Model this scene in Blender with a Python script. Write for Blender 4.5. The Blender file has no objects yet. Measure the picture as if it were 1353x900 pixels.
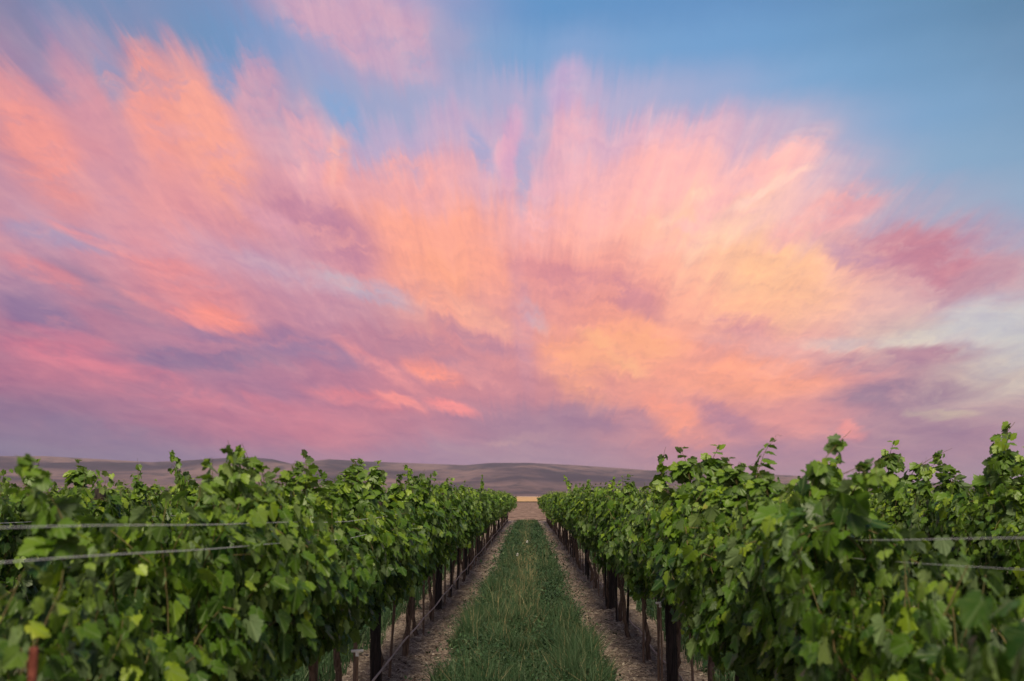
import bpy, bmesh, math, random
import numpy as np
from mathutils import Vector, Matrix, Euler

sc = bpy.context.scene
COL = sc.collection
R = math.radians

# ------------------------------------------------------------------ camera
EYE = 1.8
cam_d = bpy.data.cameras.new('camera')
cam = bpy.data.objects.new('camera', cam_d)
COL.objects.link(cam)
cam.location = (0, 0, EYE)
cam.rotation_euler = (R(90 + 8.86), 0, R(0.883))
cam_d.lens = 35.0
cam_d.sensor_width = 36.0
cam_d.clip_start = 0.05
cam_d.clip_end = 30000
cam_d.dof.use_dof = True
cam_d.dof.focus_distance = 14.0
cam_d.dof.aperture_fstop = 2.8
sc.camera = cam
CAM_ROT = cam.rotation_euler.to_matrix()

sc.view_settings.view_transform = 'Standard'
sc.view_settings.look = 'None'
sc.view_settings.exposure = 0.0
sc.view_settings.gamma = 1.0
sc.cycles.max_bounces = 5
sc.cycles.transparent_max_bounces = 8
sc.cycles.volume_bounces = 0

# ------------------------------------------------------------------ node helpers
class NT:
    """Small helper for writing node trees as expressions."""
    def __init__(self, tree):
        self.t = tree; self.n = tree.nodes; self.l = tree.links
        self.n.clear()
    def new(self, kind, **kw):
        nd = self.n.new(kind)
        for k, v in kw.items():
            setattr(nd, k, v)
        return nd
    def put(self, sock, v):
        if isinstance(v, bpy.types.NodeSocket):
            self.l.new(v, sock)
        elif v is not None:
            sock.default_value = v
    def m(self, op, a, b=None, c=None, clamp=False):
        nd = self.new('ShaderNodeMath', operation=op, use_clamp=clamp)
        self.put(nd.inputs[0], a)
        if b is not None: self.put(nd.inputs[1], b)
        if c is not None: self.put(nd.inputs[2], c)
        return nd.outputs[0]
    def rng(self, v, a, b, c=0.0, d=1.0, smooth=True):
        nd = self.new('ShaderNodeMapRange')
        if smooth: nd.interpolation_type = 'SMOOTHSTEP'
        self.put(nd.inputs[0], v)
        for i, q in enumerate((a, b, c, d)): self.put(nd.inputs[1 + i], q)
        return nd.outputs[0]
    def xyz(self, x, y, z=0.0):
        nd = self.new('ShaderNodeCombineXYZ')
        self.put(nd.inputs[0], x); self.put(nd.inputs[1], y); self.put(nd.inputs[2], z)
        return nd.outputs[0]
    def sep(self, v):
        nd = self.new('ShaderNodeSeparateXYZ'); self.put(nd.inputs[0], v)
        return nd.outputs
    def noise(self, v, scale=1.0, detail=4.0, rough=0.5, dist=0.0, color=False):
        nd = self.new('ShaderNodeTexNoise')
        if v is not None: self.put(nd.inputs['Vector'], v)
        nd.inputs['Scale'].default_value = scale
        nd.inputs['Detail'].default_value = detail
        nd.inputs['Roughness'].default_value = rough
        nd.inputs['Distortion'].default_value = dist
        return nd.outputs['Color' if color else 'Fac']
    def mix(self, f, a, b, blend='MIX'):
        nd = self.new('ShaderNodeMix', data_type='RGBA', blend_type=blend)
        self.put(nd.inputs[0], f); self.put(nd.inputs[6], a); self.put(nd.inputs[7], b)
        return nd.outputs[2]
    def ramp(self, v, stops, interp='LINEAR'):
        nd = self.new('ShaderNodeValToRGB')
        cr = nd.color_ramp; cr.interpolation = interp
        while len(cr.elements) < len(stops): cr.elements.new(0.5)
        for i, (p, c) in enumerate(stops):
            cr.elements[i].position = p
        for i, (p, c) in enumerate(stops):
            cr.elements[i].position = p; cr.elements[i].color = (c[0], c[1], c[2], 1)
        self.put(nd.inputs[0], v)
        return nd.outputs[0]

def lin(c):
    return tuple(((v/255)/12.92 if v/255 <= 0.04045 else ((v/255 + 0.055)/1.055)**2.4) for v in c)

# ------------------------------------------------------------------ sky: dusk air with lit cirrus
# colours of the evening sky, west-facing sector, from the zenith side down to the horizon
SKY_ROWS = {
0:"135,130,165 110,138,180 105,140,185 115,140,185 130,145,190 195,160,190 195,165,195 140,155,200 90,145,200 92,145,198 95,145,198 97,146,198 98,145,195 95,142,188 94,140,182 94,138,178 92,133,170",
50:"150,130,165 110,145,190 150,140,175 100,145,190 110,150,200 160,160,200 190,165,195 160,160,195 105,155,205 110,158,208 108,157,207 110,157,207 108,157,205 108,155,200 105,150,192 105,148,188 104,143,180",
100:"205,140,155 165,145,180 190,150,170 200,150,170 160,155,190 130,160,205 165,160,195 125,165,210 115,165,212 165,170,210 125,168,212 118,165,212 118,165,210 117,163,207 114,158,200 113,156,195 112,152,188",
150:"220,145,150 220,145,155 205,150,165 235,160,160 215,165,180 160,165,200 150,170,210 190,170,200 195,170,200 205,175,205 205,178,205 200,178,205 175,175,210 150,172,208 122,165,207 122,163,202 120,158,195",
200:"190,135,155 235,150,150 195,145,170 235,155,155 225,165,175 220,165,185 190,170,205 200,170,200 185,170,205 220,175,195 235,180,195 245,180,190 240,185,190 200,178,200 130,168,205 132,168,202 130,165,198",
250:"175,135,165 225,150,155 215,150,160 240,155,150 200,145,165 235,160,165 245,165,155 245,170,170 205,170,195 240,178,185 255,185,180 255,190,180 250,195,195 215,185,200 155,175,205 145,172,202 142,170,200",
300:"215,150,160 175,150,180 225,155,165 220,145,155 195,135,160 225,155,160 250,165,145 255,170,145 235,165,165 255,175,160 255,185,165 255,205,165 250,200,190 240,180,180 215,155,170 180,160,185 160,172,200",
350:"195,135,160 190,145,170 215,145,160 210,155,175 205,160,180 205,150,170 235,155,155 255,170,130 240,155,150 235,155,150 250,170,155 255,190,160 255,200,150 255,195,160 220,160,165 205,140,155 190,150,170",
400:"150,125,160 170,130,160 185,125,150 220,140,150 200,135,155 195,140,165 205,155,170 245,165,140 215,150,160 230,145,140 245,160,140 255,180,155 255,190,140 250,185,165 225,180,180 205,170,180 190,185,195",
450:"175,115,145 195,120,145 175,120,150 185,125,155 200,130,150 190,125,150 190,125,150 225,145,145 215,140,150 250,165,130 252,165,130 235,150,140 240,170,160 225,165,165 215,190,180 198,190,192 194,200,206",
500:"170,105,140 190,110,140 180,115,145 165,115,150 165,120,155 170,115,150 195,120,145 220,135,140 210,130,145 235,145,135 250,155,125 245,155,130 250,160,130 235,150,145 190,145,160 188,160,164 208,194,184",
550:"140,110,145 150,110,145 165,110,145 185,110,140 200,110,140 205,115,140 205,120,140 190,120,145 165,120,150 170,125,150 215,135,140 225,140,140 230,145,140 210,140,150 175,135,155 185,150,160 185,155,165",
600:"130,115,150 132,115,150 138,115,150 140,115,152 155,118,152 175,120,150 175,125,155 170,130,160 178,140,160 175,135,160 185,130,150 195,130,150 185,130,152 185,130,155 175,130,155 170,130,155 165,130,155",
650:"132,118,152 134,118,152 138,118,152 142,118,153 152,120,153 168,122,153 170,126,157 168,130,160 172,136,160 172,134,160 178,130,153 182,130,153 180,130,154 178,130,156 172,130,156 168,130,156 163,130,156",
}
_ys = sorted(SKY_ROWS)
GRID = np.array([[lin(tuple(int(q) for q in c.split(','))) for c in SKY_ROWS[y].split()] for y in _ys])

def grid_at(px, py):
    gx = min(max(px/84.5625, 0), 15.999); gy = min(max(py/50.0, 0), 12.999)
    i, j = int(gx), int(gy); a, b = gx - i, gy - j
    return ((GRID[j, i]*(1-a) + GRID[j, i+1]*a)*(1-b) + (GRID[j+1, i]*(1-a) + GRID[j+1, i+1]*a)*b)

INV = CAM_ROT.transposed()
def dir_to_px(az, el):
    v = INV @ Vector((math.sin(az)*math.cos(el), math.cos(az)*math.cos(el), math.sin(el)))
    return 676.5 + 1315.4*v.x/-v.z, 450 - 1315.4*v.y/-v.z
def px_to_dir(px, py):
    v = CAM_ROT @ Vector(((px-676.5)/1315.4, (450-py)/1315.4, -1)); v.normalize()
    return math.degrees(math.atan2(v.x, v.y)), math.degrees(math.asin(v.z))

# wisps: (x0,y0,x1,y1,half width,colour,strength) - each a long soft bank of cirrus
WISPS = [
 (350,-10,600,60,38,(205,165,190),.75),(480,40,585,105,28,(195,165,195),.6),(585,20,600,110,22,(150,160,200),.5),
 (0,110,110,290,34,(242,150,140),.55),(60,60,150,190,22,(215,150,165),.55),(185,60,225,230,30,(240,155,145),.7),
 (230,90,330,270,42,(245,162,145),.7),(330,70,345,180,34,(215,160,180),.5),(395,130,425,300,26,(235,170,180),.6),
 (445,170,440,260,16,(245,165,155),.5),(668,260,686,130,14,(225,170,200),.5),(640,240,680,180,10,(235,175,195),.4),(520,210,560,250,30,(250,172,165),.6),
 (690,330,770,140,38,(240,178,190),.5),(735,150,760,95,24,(200,175,210),.6),(760,300,920,190,38,(255,185,180),.6),
 (860,330,1090,175,26,(255,190,185),.75),(900,340,1040,235,18,(255,205,178),.55),(1000,330,1160,240,16,(250,180,175),.6),
 (1090,300,1180,250,12,(235,165,170),.55),(1100,320,1345,370,34,(200,135,155),.75),(1180,300,1290,375,24,(196,130,150),.65),
 (1170,345,1090,320,14,(190,150,178),.5),(1250,390,1340,350,16,(185,145,165),.5),
 (350,260,520,350,34,(190,130,158),.65),(300,330,480,395,12,(200,165,185),.6),(410,355,560,410,12,(190,170,190),.7),
 (0,305,180,335,13,(165,150,185),.6),(60,350,220,430,16,(150,120,155),.65),(180,330,330,430,26,(228,140,145),.65),
 (250,410,340,440,16,(245,140,130),.7),(0,335,150,400,12,(220,135,145),.6),(0,395,120,445,20,(138,112,155),.7),
 (0,455,240,500,14,(215,115,140),.7),(120,470,400,475,16,(150,118,155),.75),(330,440,500,480,18,(158,120,158),.7),
 (0,500,330,545,18,(160,108,145),.0),(30,480,480,560,18,(212,118,140),.5),(330,540,520,590,18,(205,116,140),.42),
 (390,510,560,545,10,(230,125,135),.6),(430,440,560,520,9,(240,145,145),.55),(530,475,610,505,13,(255,145,125),.85),
 (490,515,560,540,7,(250,140,135),.75),(560,530,630,550,8,(250,135,135),.75),(620,500,660,510,10,(235,150,150),.5),
 (470,440,640,480,20,(180,125,152),.5),(500,320,620,430,30,(252,165,138),.5),(590,270,690,420,30,(253,168,145),.5),
 (575,380,700,450,14,(245,170,150),.6),(490,375,540,395,9,(185,175,200),.8),(690,400,720,430,12,(195,170,190),.7),
 (680,335,700,520,14,(205,145,165),.5),(670,350,880,395,22,(212,138,150),.6),(780,370,880,420,16,(205,135,150),.5),
 (720,430,790,540,26,(255,165,122),.55),(760,470,900,450,28,(255,172,125),.6),(960,330,1110,395,30,(255,192,148),.5),
 (930,420,1030,440,14,(215,145,155),.6),(900,440,1100,470,12,(225,160,160),.5),(1040,452,1330,455,9,(215,200,198),.45),
 (1060,490,1310,465,13,(178,132,155),.95),(1080,530,1310,512,15,(160,126,152),.95),(1160,455,1260,440,10,(215,205,195),.6),
 (1200,540,1300,548,6,(205,185,165),.7),(870,500,1120,500,24,(255,160,125),.65),(850,530,930,580,20,(255,150,120),.75),
 (920,535,1010,580,14,(185,125,150),.75),(1000,560,1110,560,22,(235,145,140),.5),(1105,565,1145,572,10,(255,145,135),.75),
 (700,545,880,560,16,(165,122,152),.6),(640,585,740,575,6,(200,155,160),.6),(560,590,660,600,5,(180,140,160),.5),
 (695,150,690,290,11,(165,170,208),.6),(718,90,712,230,14,(135,168,210),.3),(280,60,300,125,16,(115,150,200),.6),(130,60,165,150,13,(140,148,188),.6),
 (425,100,475,175,18,(128,165,212),.6),(398,165,404,270,6,(245,185,180),.3),(437,160,442,260,5,(245,183,175),.3),(620,170,655,235,12,(150,165,210),.5),
 (300,250,420,330,12,(222,160,178),.5),(120,225,190,300,14,(205,145,165),.5),(215,430,420,470,9,(150,118,158),.6),(560,420,690,470,12,(175,125,155),.5),
 (150,380,330,455,6,(238,140,140),.55),(60,300,240,360,6,(240,150,150),.55),(20,430,190,470,7,(205,115,142),.5),(230,505,420,520,7,(168,112,148),.5),
 (760,430,860,500,9,(255,180,130),.6),(860,300,960,240,7,(255,205,185),.6),(960,280,1080,215,6,(255,210,195),.6),(1010,330,1150,280,6,(240,175,175),.55),
 (1130,560,1353,590,26,(172,128,152),.6),(620,560,820,590,12,(165,122,152),.5),(930,600,1130,600,14,(175,125,152),.6),
 (0,555,250,585,16,(132,112,150),.5),(1230,440,1353,400,26,(192,196,208),.5),
]

world = bpy.data.worlds.new('World')
sc.world = world
world.use_nodes = True
w = NT(world.node_tree)
tc = w.new('ShaderNodeTexCoord').outputs['Generated']
dx, dy, dz = w.sep(tc)
az = w.m('MULTIPLY', w.m('ARCTAN2', dx, dy), 180/math.pi)
el = w.m('MULTIPLY', w.m('ARCSINE', dz), 180/math.pi)
# fibres radiate from where the wind-blown streets of cloud meet the horizon
ve = w.m('ADD', el, 4.5)
th = w.m('ARCTAN2', ve, az)
rr = w.m('SQRT', w.m('ADD', w.m('MULTIPLY', az, az), w.m('MULTIPLY', ve, ve)))
lr = w.m('LOGARITHM', w.m('ADD', rr, 2.0), 2.718)
fib = w.noise(w.xyz(w.m('MULTIPLY', th, 9.0), w.m('MULTIPLY', lr, 1.6), 3.0), 1.0, 6.0, 0.58)
fib2 = w.noise(w.xyz(w.m('MULTIPLY', th, 34.0), w.m('MULTIPLY', lr, 3.2), 9.0), 1.0, 6.0, 0.66, 0.5)
nw = w.noise(w.xyz(w.m('MULTIPLY', az, 0.11), w.m('MULTIPLY', el, 0.2), 0.0), 1.0, 8.0, 0.66, 0.6, color=True)
wr, wg, wb = w.sep(nw)
inv = w.m('DIVIDE', 1.0, w.m('MAXIMUM', rr, 1.0))
push = w.m('ADD', w.m('MULTIPLY', w.m('SUBTRACT', fib, 0.5), w.m('MULTIPLY', rr, 0.24)),
           w.m('MULTIPLY', w.m('SUBTRACT', fib2, 0.5), w.m('MULTIPLY', rr, 0.12)))
clear = w.rng(w.m('ADD', el, w.m('MULTIPLY', az, 0.41)), 23.5, 28.0, 1.0, 0.12)
push = w.m('MULTIPLY', push, clear)
az2 = w.m('ADD', w.m('ADD', az, w.m('MULTIPLY', push, w.m('MULTIPLY', az, inv))), w.m('MULTIPLY', w.m('SUBTRACT', wr, 0.5), 2.8))
el2 = w.m('ADD', w.m('ADD', el, w.m('MULTIPLY', push, w.m('MULTIPLY', ve, inv))), w.m('MULTIPLY', w.m('SUBTRACT', wg, 0.5), 1.7))
AZ0, AZ1, NAZ = -30.0, 30.0, 25
ELS = [0, 2, 4, 6, 8.3, 10.6, 13, 15.4, 17.8, 20.2, 22.6, 25, 27.4, 30]
t_az = w.rng(az2, AZ0, AZ1, smooth=False)
colr = None
for k, e in enumerate(ELS):
    stops = []
    for i in range(NAZ):
        a = AZ0 + (AZ1-AZ0)*i/(NAZ-1)
        px, py = dir_to_px(R(a), R(e))
        stops.append((i/(NAZ-1), grid_at(px, py)))
    rc = w.ramp(t_az, stops, 'B_SPLINE')
    colr = rc if colr is None else w.mix(w.rng(el2, ELS[k-1], e), colr, rc)
# cloud banks: softened ellipses in azimuth/elevation, broken up by the same fibres
P = w.xyz(az2, el2, 0.0)
az3 = w.m('ADD', az, w.m('MULTIPLY', w.m('SUBTRACT', az2, az), 0.5))
el3 = w.m('ADD', el, w.m('MULTIPLY', w.m('SUBTRACT', el2, el), 0.5))
P3 = w.xyz(az3, el3, 0.0)
frag = w.noise(w.xyz(w.m('MULTIPLY', az3, 0.35), w.m('MULTIPLY', el3, 0.8), 5.0), 1.0, 6.0, 0.62, 0.3)
frag = w.rng(frag, 0.36, 0.56, 0.3, 1.0)
for (x0, y0, x1, y1, hw, c, s) in WISPS:
    if s <= 0: continue
    a0, e0 = px_to_dir(x0, y0); a1, e1 = px_to_dir(x1, y1)
    L = math.hypot(a1-a0, e1-e0)/2 + hw/23.5*0.7
    mp = w.new('ShaderNodeMapping', vector_type='TEXTURE')
    w.put(mp.inputs['Vector'], P3)
    mp.inputs['Location'].default_value = ((a0+a1)/2, (e0+e1)/2, 0)
    mp.inputs['Rotation'].default_value = (0, 0, math.atan2(e1-e0, a1-a0))
    mp.inputs['Scale'].default_value = (L*1.15, hw/23.5*1.55, 1)
    g = w.new('ShaderNodeTexGradient', gradient_type='SPHERICAL')
    w.put(g.inputs[0], mp.outputs[0])
    f = w.m('MULTIPLY', w.rng(g.outputs['Fac'], 0.0, 0.66, 0.0, min(1.0, s*1.25)), frag)
    colr = w.mix(f, colr, (*lin(c), 1))
# fine shading of the fibres, weaker in the clear blue
r_, g_, b_ = w.sep(colr)
cloudy = w.rng(w.m('SUBTRACT', r_, b_), -0.35, 0.05, 0.08, 1.0)
fib3 = w.noise(w.xyz(w.m('MULTIPLY', th, 17.0), w.m('MULTIPLY', lr, 4.2), 21.0), 1.0, 9.0, 0.72, 0.35)
fib4 = w.noise(w.xyz(w.m('MULTIPLY', az3, 0.3), w.m('MULTIPLY', w.m('SUBTRACT', el3, w.m('MULTIPLY', az3, -0.12)), 1.25), 2.0), 1.0, 9.0, 0.68, 0.5)
sh = w.m('ADD', w.m('MULTIPLY', w.m('SUBTRACT', fib3, 0.5), w.rng(rr, 9.0, 22.0, 0.12, 0.72)), w.m('MULTIPLY', w.m('SUBTRACT', fib4, 0.5), w.rng(el, 7.0, 18.0, 0.95, 0.4)))
sh = w.m('MULTIPLY', sh, cloudy)
gain = w.xyz(w.m('ADD', 1.05, w.m('MULTIPLY', sh, 0.78)), w.m('ADD', 1.02, w.m('MULTIPLY', sh, 0.80)), w.m('ADD', 1.0, w.m('MULTIPLY', sh, 0.25)))
colr = w.mix(1.0, colr, gain, 'MULTIPLY')
# the rest of the dome is a physical daytime sky, added as ambient fill
sky = w.new('ShaderNodeTexSky', sky_type='NISHITA')
sky.sun_disc = False
sky.sun_elevation = R(SKY_SUN_EL := 46.0)
sky.sun_rotation = R(SKY_SUN_ROT := 180.0)
sky.altitude = 200; sky.dust_density = 1.5; sky.ozone_density = 1.5
hs = w.new('ShaderNodeHueSaturation'); w.put(hs.inputs['Saturation'], w.rng(el, 4.0, 14.0, 0.92, 0.98))
w.put(hs.inputs['Color'], colr); colr = hs.outputs[0]
front = w.m('MULTIPLY', w.rng(w.m('ABSOLUTE', az), 36.0, 60.0, 1.0, 0.0), w.rng(el, 34.0, 52.0, 1.0, 0.0))
rest = w.mix(1.0, sky.outputs[0], (1.25, 1.0, 1.0, 1), 'MULTIPLY')
bg = w.new('ShaderNodeBackground')
w.put(bg.inputs['Color'], rest)
bg.inputs['Strength'].default_value = SKY_STRENGTH = 0.08
bg2 = w.new('ShaderNodeBackground')
w.put(bg2.inputs['Color'], colr)
bg2.inputs['Strength'].default_value = 1.0
mxs = w.new('ShaderNodeMixShader')
w.put(mxs.inputs[0], front)
w.l.new(bg.outputs[0], mxs.inputs[1]); w.l.new(bg2.outputs[0], mxs.inputs[2])
wo = w.new('ShaderNodeOutputWorld')
w.l.new(mxs.outputs[0], wo.inputs['Surface'])
world.cycles.sampling_method = 'NONE'

# ------------------------------------------------------------------ sun: a broad soft lamp added high behind the camera to brighten the vines
sun_d = bpy.data.lights.new('sun', 'SUN')
sun_d.energy = 5.0
sun_d.angle = R(18)
sun_d.color = (1.0, 0.87, 0.66)
sun = bpy.data.objects.new('sun', sun_d)
COL.objects.link(sun)
_sd = Vector((math.sin(R(SKY_SUN_ROT))*math.cos(R(SKY_SUN_EL)), math.cos(R(SKY_SUN_ROT))*math.cos(R(SKY_SUN_EL)), math.sin(R(SKY_SUN_EL))))
sun.rotation_euler = _sd.to_track_quat('Z', 'Y').to_euler()

rnd = random.Random(7)
rng = np.random.default_rng(11)

# ------------------------------------------------------------------ object helpers
def tag(o, label=None, cat=None, group=None, kind=None):
    if label: o['label'] = label
    if cat: o['category'] = cat
    if group: o['group'] = group
    if kind: o['kind'] = kind
    return o
def empty(name, loc=(0, 0, 0), rz=0.0):
    o = bpy.data.objects.new(name, None); COL.objects.link(o)
    o.empty_display_size = 0.2
    o.location = loc; o.rotation_euler = (0, 0, rz)
    return o
def link(name, me, parent=None, loc=(0, 0, 0), rot=(0, 0, 0), scale=(1, 1, 1)):
    o = bpy.data.objects.new(name, me); COL.objects.link(o)
    o.parent = parent; o.location = loc; o.rotation_euler = rot; o.scale = scale
    return o

class MB:
    """Collects vertex and face arrays, with per-vertex float attributes, into one mesh."""
    def __init__(self):
        self.v = []; self.f = []; self.mi = []; self.at = {}; self.n = 0; self.sm = []
    def add(self, verts, faces, mat=0, smooth=True, **attrs):
        verts = np.asarray(verts, float).reshape(-1, 3)
        for k in attrs:
            if k not in self.at: self.at[k] = [np.zeros(self.n)] if self.n else []
        for k in self.at:
            a = attrs.get(k, 0.0)
            self.at[k].append(np.full(len(verts), a) if np.isscalar(a) else np.asarray(a, float))
        self.v.append(verts)
        faces = np.asarray(faces, dtype=np.int64)
        self.f.append(faces + self.n); self.mi.append(np.full(len(faces), mat)); self.sm.append(np.full(len(faces), smooth))
        self.n += len(verts)
    def mesh(self, name, mats):
        me = bpy.data.meshes.new(name)
        V = np.concatenate(self.v)
        loops = np.concatenate([f.ravel() for f in self.f])
        tot = np.concatenate([np.full(len(f), f.shape[1]) for f in self.f])
        start = np.concatenate([[0], np.cumsum(tot)[:-1]])
        me.vertices.add(len(V)); me.vertices.foreach_set('co', V.ravel())
        me.loops.add(len(loops)); me.loops.foreach_set('vertex_index', loops.astype(np.int32))
        me.polygons.add(len(tot))
        me.polygons.foreach_set('loop_start', start.astype(np.int32))
        me.polygons.foreach_set('loop_total', tot.astype(np.int32))
        me.polygons.foreach_set('material_index', np.concatenate(self.mi).astype(np.int32))
        me.polygons.foreach_set('use_smooth', np.concatenate(self.sm).astype(bool))
        for k, parts in self.at.items():
            a = me.attributes.new(k, 'FLOAT', 'POINT')
            a.data.foreach_set('value', np.concatenate(parts).astype(np.float32))
        for m in mats: me.materials.append(m)
        me.update(calc_edges=True); me.validate()
        return me

def tube(mb, pts, rad, sides=6, mat=0, cap=True, smooth=True, **attrs):
    pts = np.asarray(pts, float); n = len(pts)
    rad = np.full(n, rad) if np.isscalar(rad) else np.asarray(rad, float)
    tg = np.gradient(pts, axis=0); tg /= np.linalg.norm(tg, axis=1)[:, None] + 1e-9
    ref = np.array([0.31, 0.87, 0.12]) if abs(tg[0] @ np.array([0.31, 0.87, 0.12])) < 0.8 else np.array([0.9, 0.1, 0.2])
    a = np.cross(tg, ref); a /= np.linalg.norm(a, axis=1)[:, None] + 1e-9
    b = np.cross(tg, a)
    ang = np.linspace(0, 2*math.pi, sides, endpoint=False)
    V = pts[:, None, :] + rad[:, None, None]*(a[:, None, :]*np.cos(ang)[None, :, None] + b[:, None, :]*np.sin(ang)[None, :, None])
    F = []
    for i in range(n-1):
        for k in range(sides):
            F.append((i*sides+k, i*sides+(k+1) % sides, (i+1)*sides+(k+1) % sides, (i+1)*sides+k))
    mb.add(V.reshape(-1, 3), F, mat, smooth, **attrs)
    if cap:
        for e, base in ((0, 0), (1, (n-1)*sides)):
            ring = V[0] if e == 0 else V[-1]
            mid = ring.mean(axis=0)
            vv = np.vstack([ring, mid[None]])
            ff = [((k+1) % sides, k, sides) if e == 0 else (k, (k+1) % sides, sides) for k in range(sides)]
            at = {k: (v if np.isscalar(v) else float(np.mean(v))) for k, v in attrs.items()}
            mb.add(vv, ff, mat, False, **at)

# ------------------------------------------------------------------ materials
def mat(name):
    m = bpy.data.materials.new(name); m.use_nodes = True
    t = NT(m.node_tree)
    out = t.new('ShaderNodeOutputMaterial')
    return m, t, out
def attr(t, name):
    nd = t.new('ShaderNodeAttribute'); nd.attribute_name = name
    return nd.outputs['Fac']
def bsdf(t, col, rough=0.8, spec=0.3, normal=None):
    b = t.new('ShaderNodeBsdfPrincipled')
    t.put(b.inputs['Base Color'], col); t.put(b.inputs['Roughness'], rough)
    b.inputs['Specular IOR Level'].default_value = spec
    if normal is not None: t.put(b.inputs['Normal'], normal)
    return b.outputs[0]
def bump(t, h, strength=0.5, dist=0.02):
    nd = t.new('ShaderNodeBump'); nd.inputs['Strength'].default_value = strength
    nd.inputs['Distance'].default_value = dist; t.put(nd.inputs['Height'], h)
    return nd.outputs[0]
def opos(t, obj=True):
    return t.new('ShaderNodeTexCoord').outputs['Object' if obj else 'Generated']
def gpos(t):
    return t.new('ShaderNodeNewGeometry').outputs['Position']

def leaf_material(name, c_dark, c_mid, c_light, c_young, transl=0.3):
    m, t, out = mat(name)
    tint = attr(t, 'tint'); vein = attr(t, 'vein'); young = attr(t, 'young')
    oi = t.new('ShaderNodeObjectInfo').outputs['Random']
    big = t.noise(gpos(t), 1.6, 3.0, 0.6)
    fine = t.noise(gpos(t), 55.0, 3.0, 0.6)
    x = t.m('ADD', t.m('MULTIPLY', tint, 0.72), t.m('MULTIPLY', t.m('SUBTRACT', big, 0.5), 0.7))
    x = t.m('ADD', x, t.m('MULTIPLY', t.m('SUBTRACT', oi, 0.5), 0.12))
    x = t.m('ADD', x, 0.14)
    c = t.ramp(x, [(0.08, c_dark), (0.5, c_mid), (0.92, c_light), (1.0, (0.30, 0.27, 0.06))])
    c = t.mix(t.m('MULTIPLY', young, 0.85), c, (*c_young, 1))
    c = t.mix(t.m('MULTIPLY', t.m('SUBTRACT', fine, 0.5), 0.5, clamp=True), c, (0.22, 0.22, 0.05, 1))
    vl = t.rng(vein, 0.93, 0.985)
    c = t.mix(t.m('MULTIPLY', vl, 0.28), c, (0.22, 0.30, 0.12, 1))
    back = t.new('ShaderNodeNewGeometry').outputs['Backfacing']
    c2 = t.mix(t.m('MULTIPLY', back, 0.45), c, (0.19, 0.25, 0.15, 1))
    hgt = t.m('ADD', t.m('MULTIPLY', vl, -0.6), t.m('MULTIPLY', fine, 0.5))
    nrm = bump(t, hgt, 0.5, 0.004)
    b = bsdf(t, c2, t.m('ADD', 0.42, t.m('MULTIPLY', back, 0.3)), 0.38, nrm)
    tr = t.new('ShaderNodeBsdfTranslucent')
    t.put(tr.inputs[0], t.mix(1.0, c, (1.35, 1.45, 0.5, 1), 'MULTIPLY'))
    mx = t.new('ShaderNodeMixShader'); mx.inputs[0].default_value = transl
    t.l.new(b, mx.inputs[1]); t.l.new(tr.outputs[0], mx.inputs[2])
    t.l.new(mx.outputs[0], out.inputs[0])
    return m
M_LEAF = leaf_material('vine_leaf', (0.012, 0.045, 0.006), (0.076, 0.156, 0.010), (0.27, 0.37, 0.022), (0.24, 0.34, 0.05))

def bark_material(name, a, b, scale=(60, 60, 8), rough=0.9):
    m, t, out = mat(name)
    mp = t.new('ShaderNodeMapping'); t.put(mp.inputs[0], opos(t)); mp.inputs['Scale'].default_value = scale
    n = t.noise(mp.outputs[0], 1.0, 6.0, 0.65, 0.6)
    c = t.mix(t.rng(n, 0.3, 0.7), (*a, 1), (*b, 1))
    t.l.new(bsdf(t, c, rough, 0.2, bump(t, n, 0.9, 0.012)), out.inputs[0])
    return m
M_TRUNK = bark_material('vine_bark', (0.045, 0.028, 0.02), (0.20, 0.135, 0.095))
M_CANE = bark_material('green_cane', (0.075, 0.075, 0.025), (0.16, 0.12, 0.05), (40, 40, 6), 0.6)
M_POST = bark_material('weathered_post_wood', (0.012, 0.010, 0.010), (0.050, 0.038, 0.032), (70, 70, 5))
M_STAKE = bark_material('stake_wood', (0.10, 0.065, 0.045), (0.24, 0.16, 0.115), (50, 50, 6))
M_RUST = bark_material('rusty_steel', (0.11, 0.028, 0.018), (0.24, 0.075, 0.05), (50, 50, 30), 0.75)
M_HOSE = bark_material('drip_hose_plastic', (0.34, 0.25, 0.21), (0.54, 0.42, 0.36), (9, 3, 9), 0.6)
M_WIRE, t, out = mat('galvanised_wire')
b_ = t.new('ShaderNodeBsdfPrincipled'); b_.inputs['Base Color'].default_value = (0.45, 0.46, 0.47, 1)
t.put(b_.inputs['Base Color'], t.mix(t.noise(opos(t), 30.0, 3.0), (0.45, 0.44, 0.42, 1), (0.75, 0.76, 0.76, 1)))
b_.inputs['Metallic'].default_value = 0.0; b_.inputs['Roughness'].default_value = 0.5
t.l.new(b_.outputs[0], out.inputs[0])
M_WHITE, t, out = mat('white_plastic')
t.l.new(bsdf(t, t.mix(t.noise(opos(t), 60.0, 3.0), (0.62, 0.6, 0.58, 1), (0.8, 0.79, 0.77, 1)), 0.5), out.inputs[0])

# soil
M_SOIL, t, out = mat('dry_soil')
g = gpos(t)
n1 = t.noise(g, 2.2, 5.0, 0.6); n2 = t.noise(g, 26.0, 6.0, 0.7); n3 = t.noise(g, 140.0, 3.0, 0.6)
gx, gy, gz = t.sep(g)
c = t.mix(t.rng(n1, 0.35, 0.65), (0.24, 0.185, 0.16, 1), (0.40, 0.32, 0.275, 1))
c = t.mix(t.rng(n2, 0.42, 0.7), c, (0.42, 0.33, 0.25, 1))
c = t.mix(t.rng(n3, 0.5, 0.75, 0, 0.6), c, (0.12, 0.085, 0.065, 1))
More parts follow.
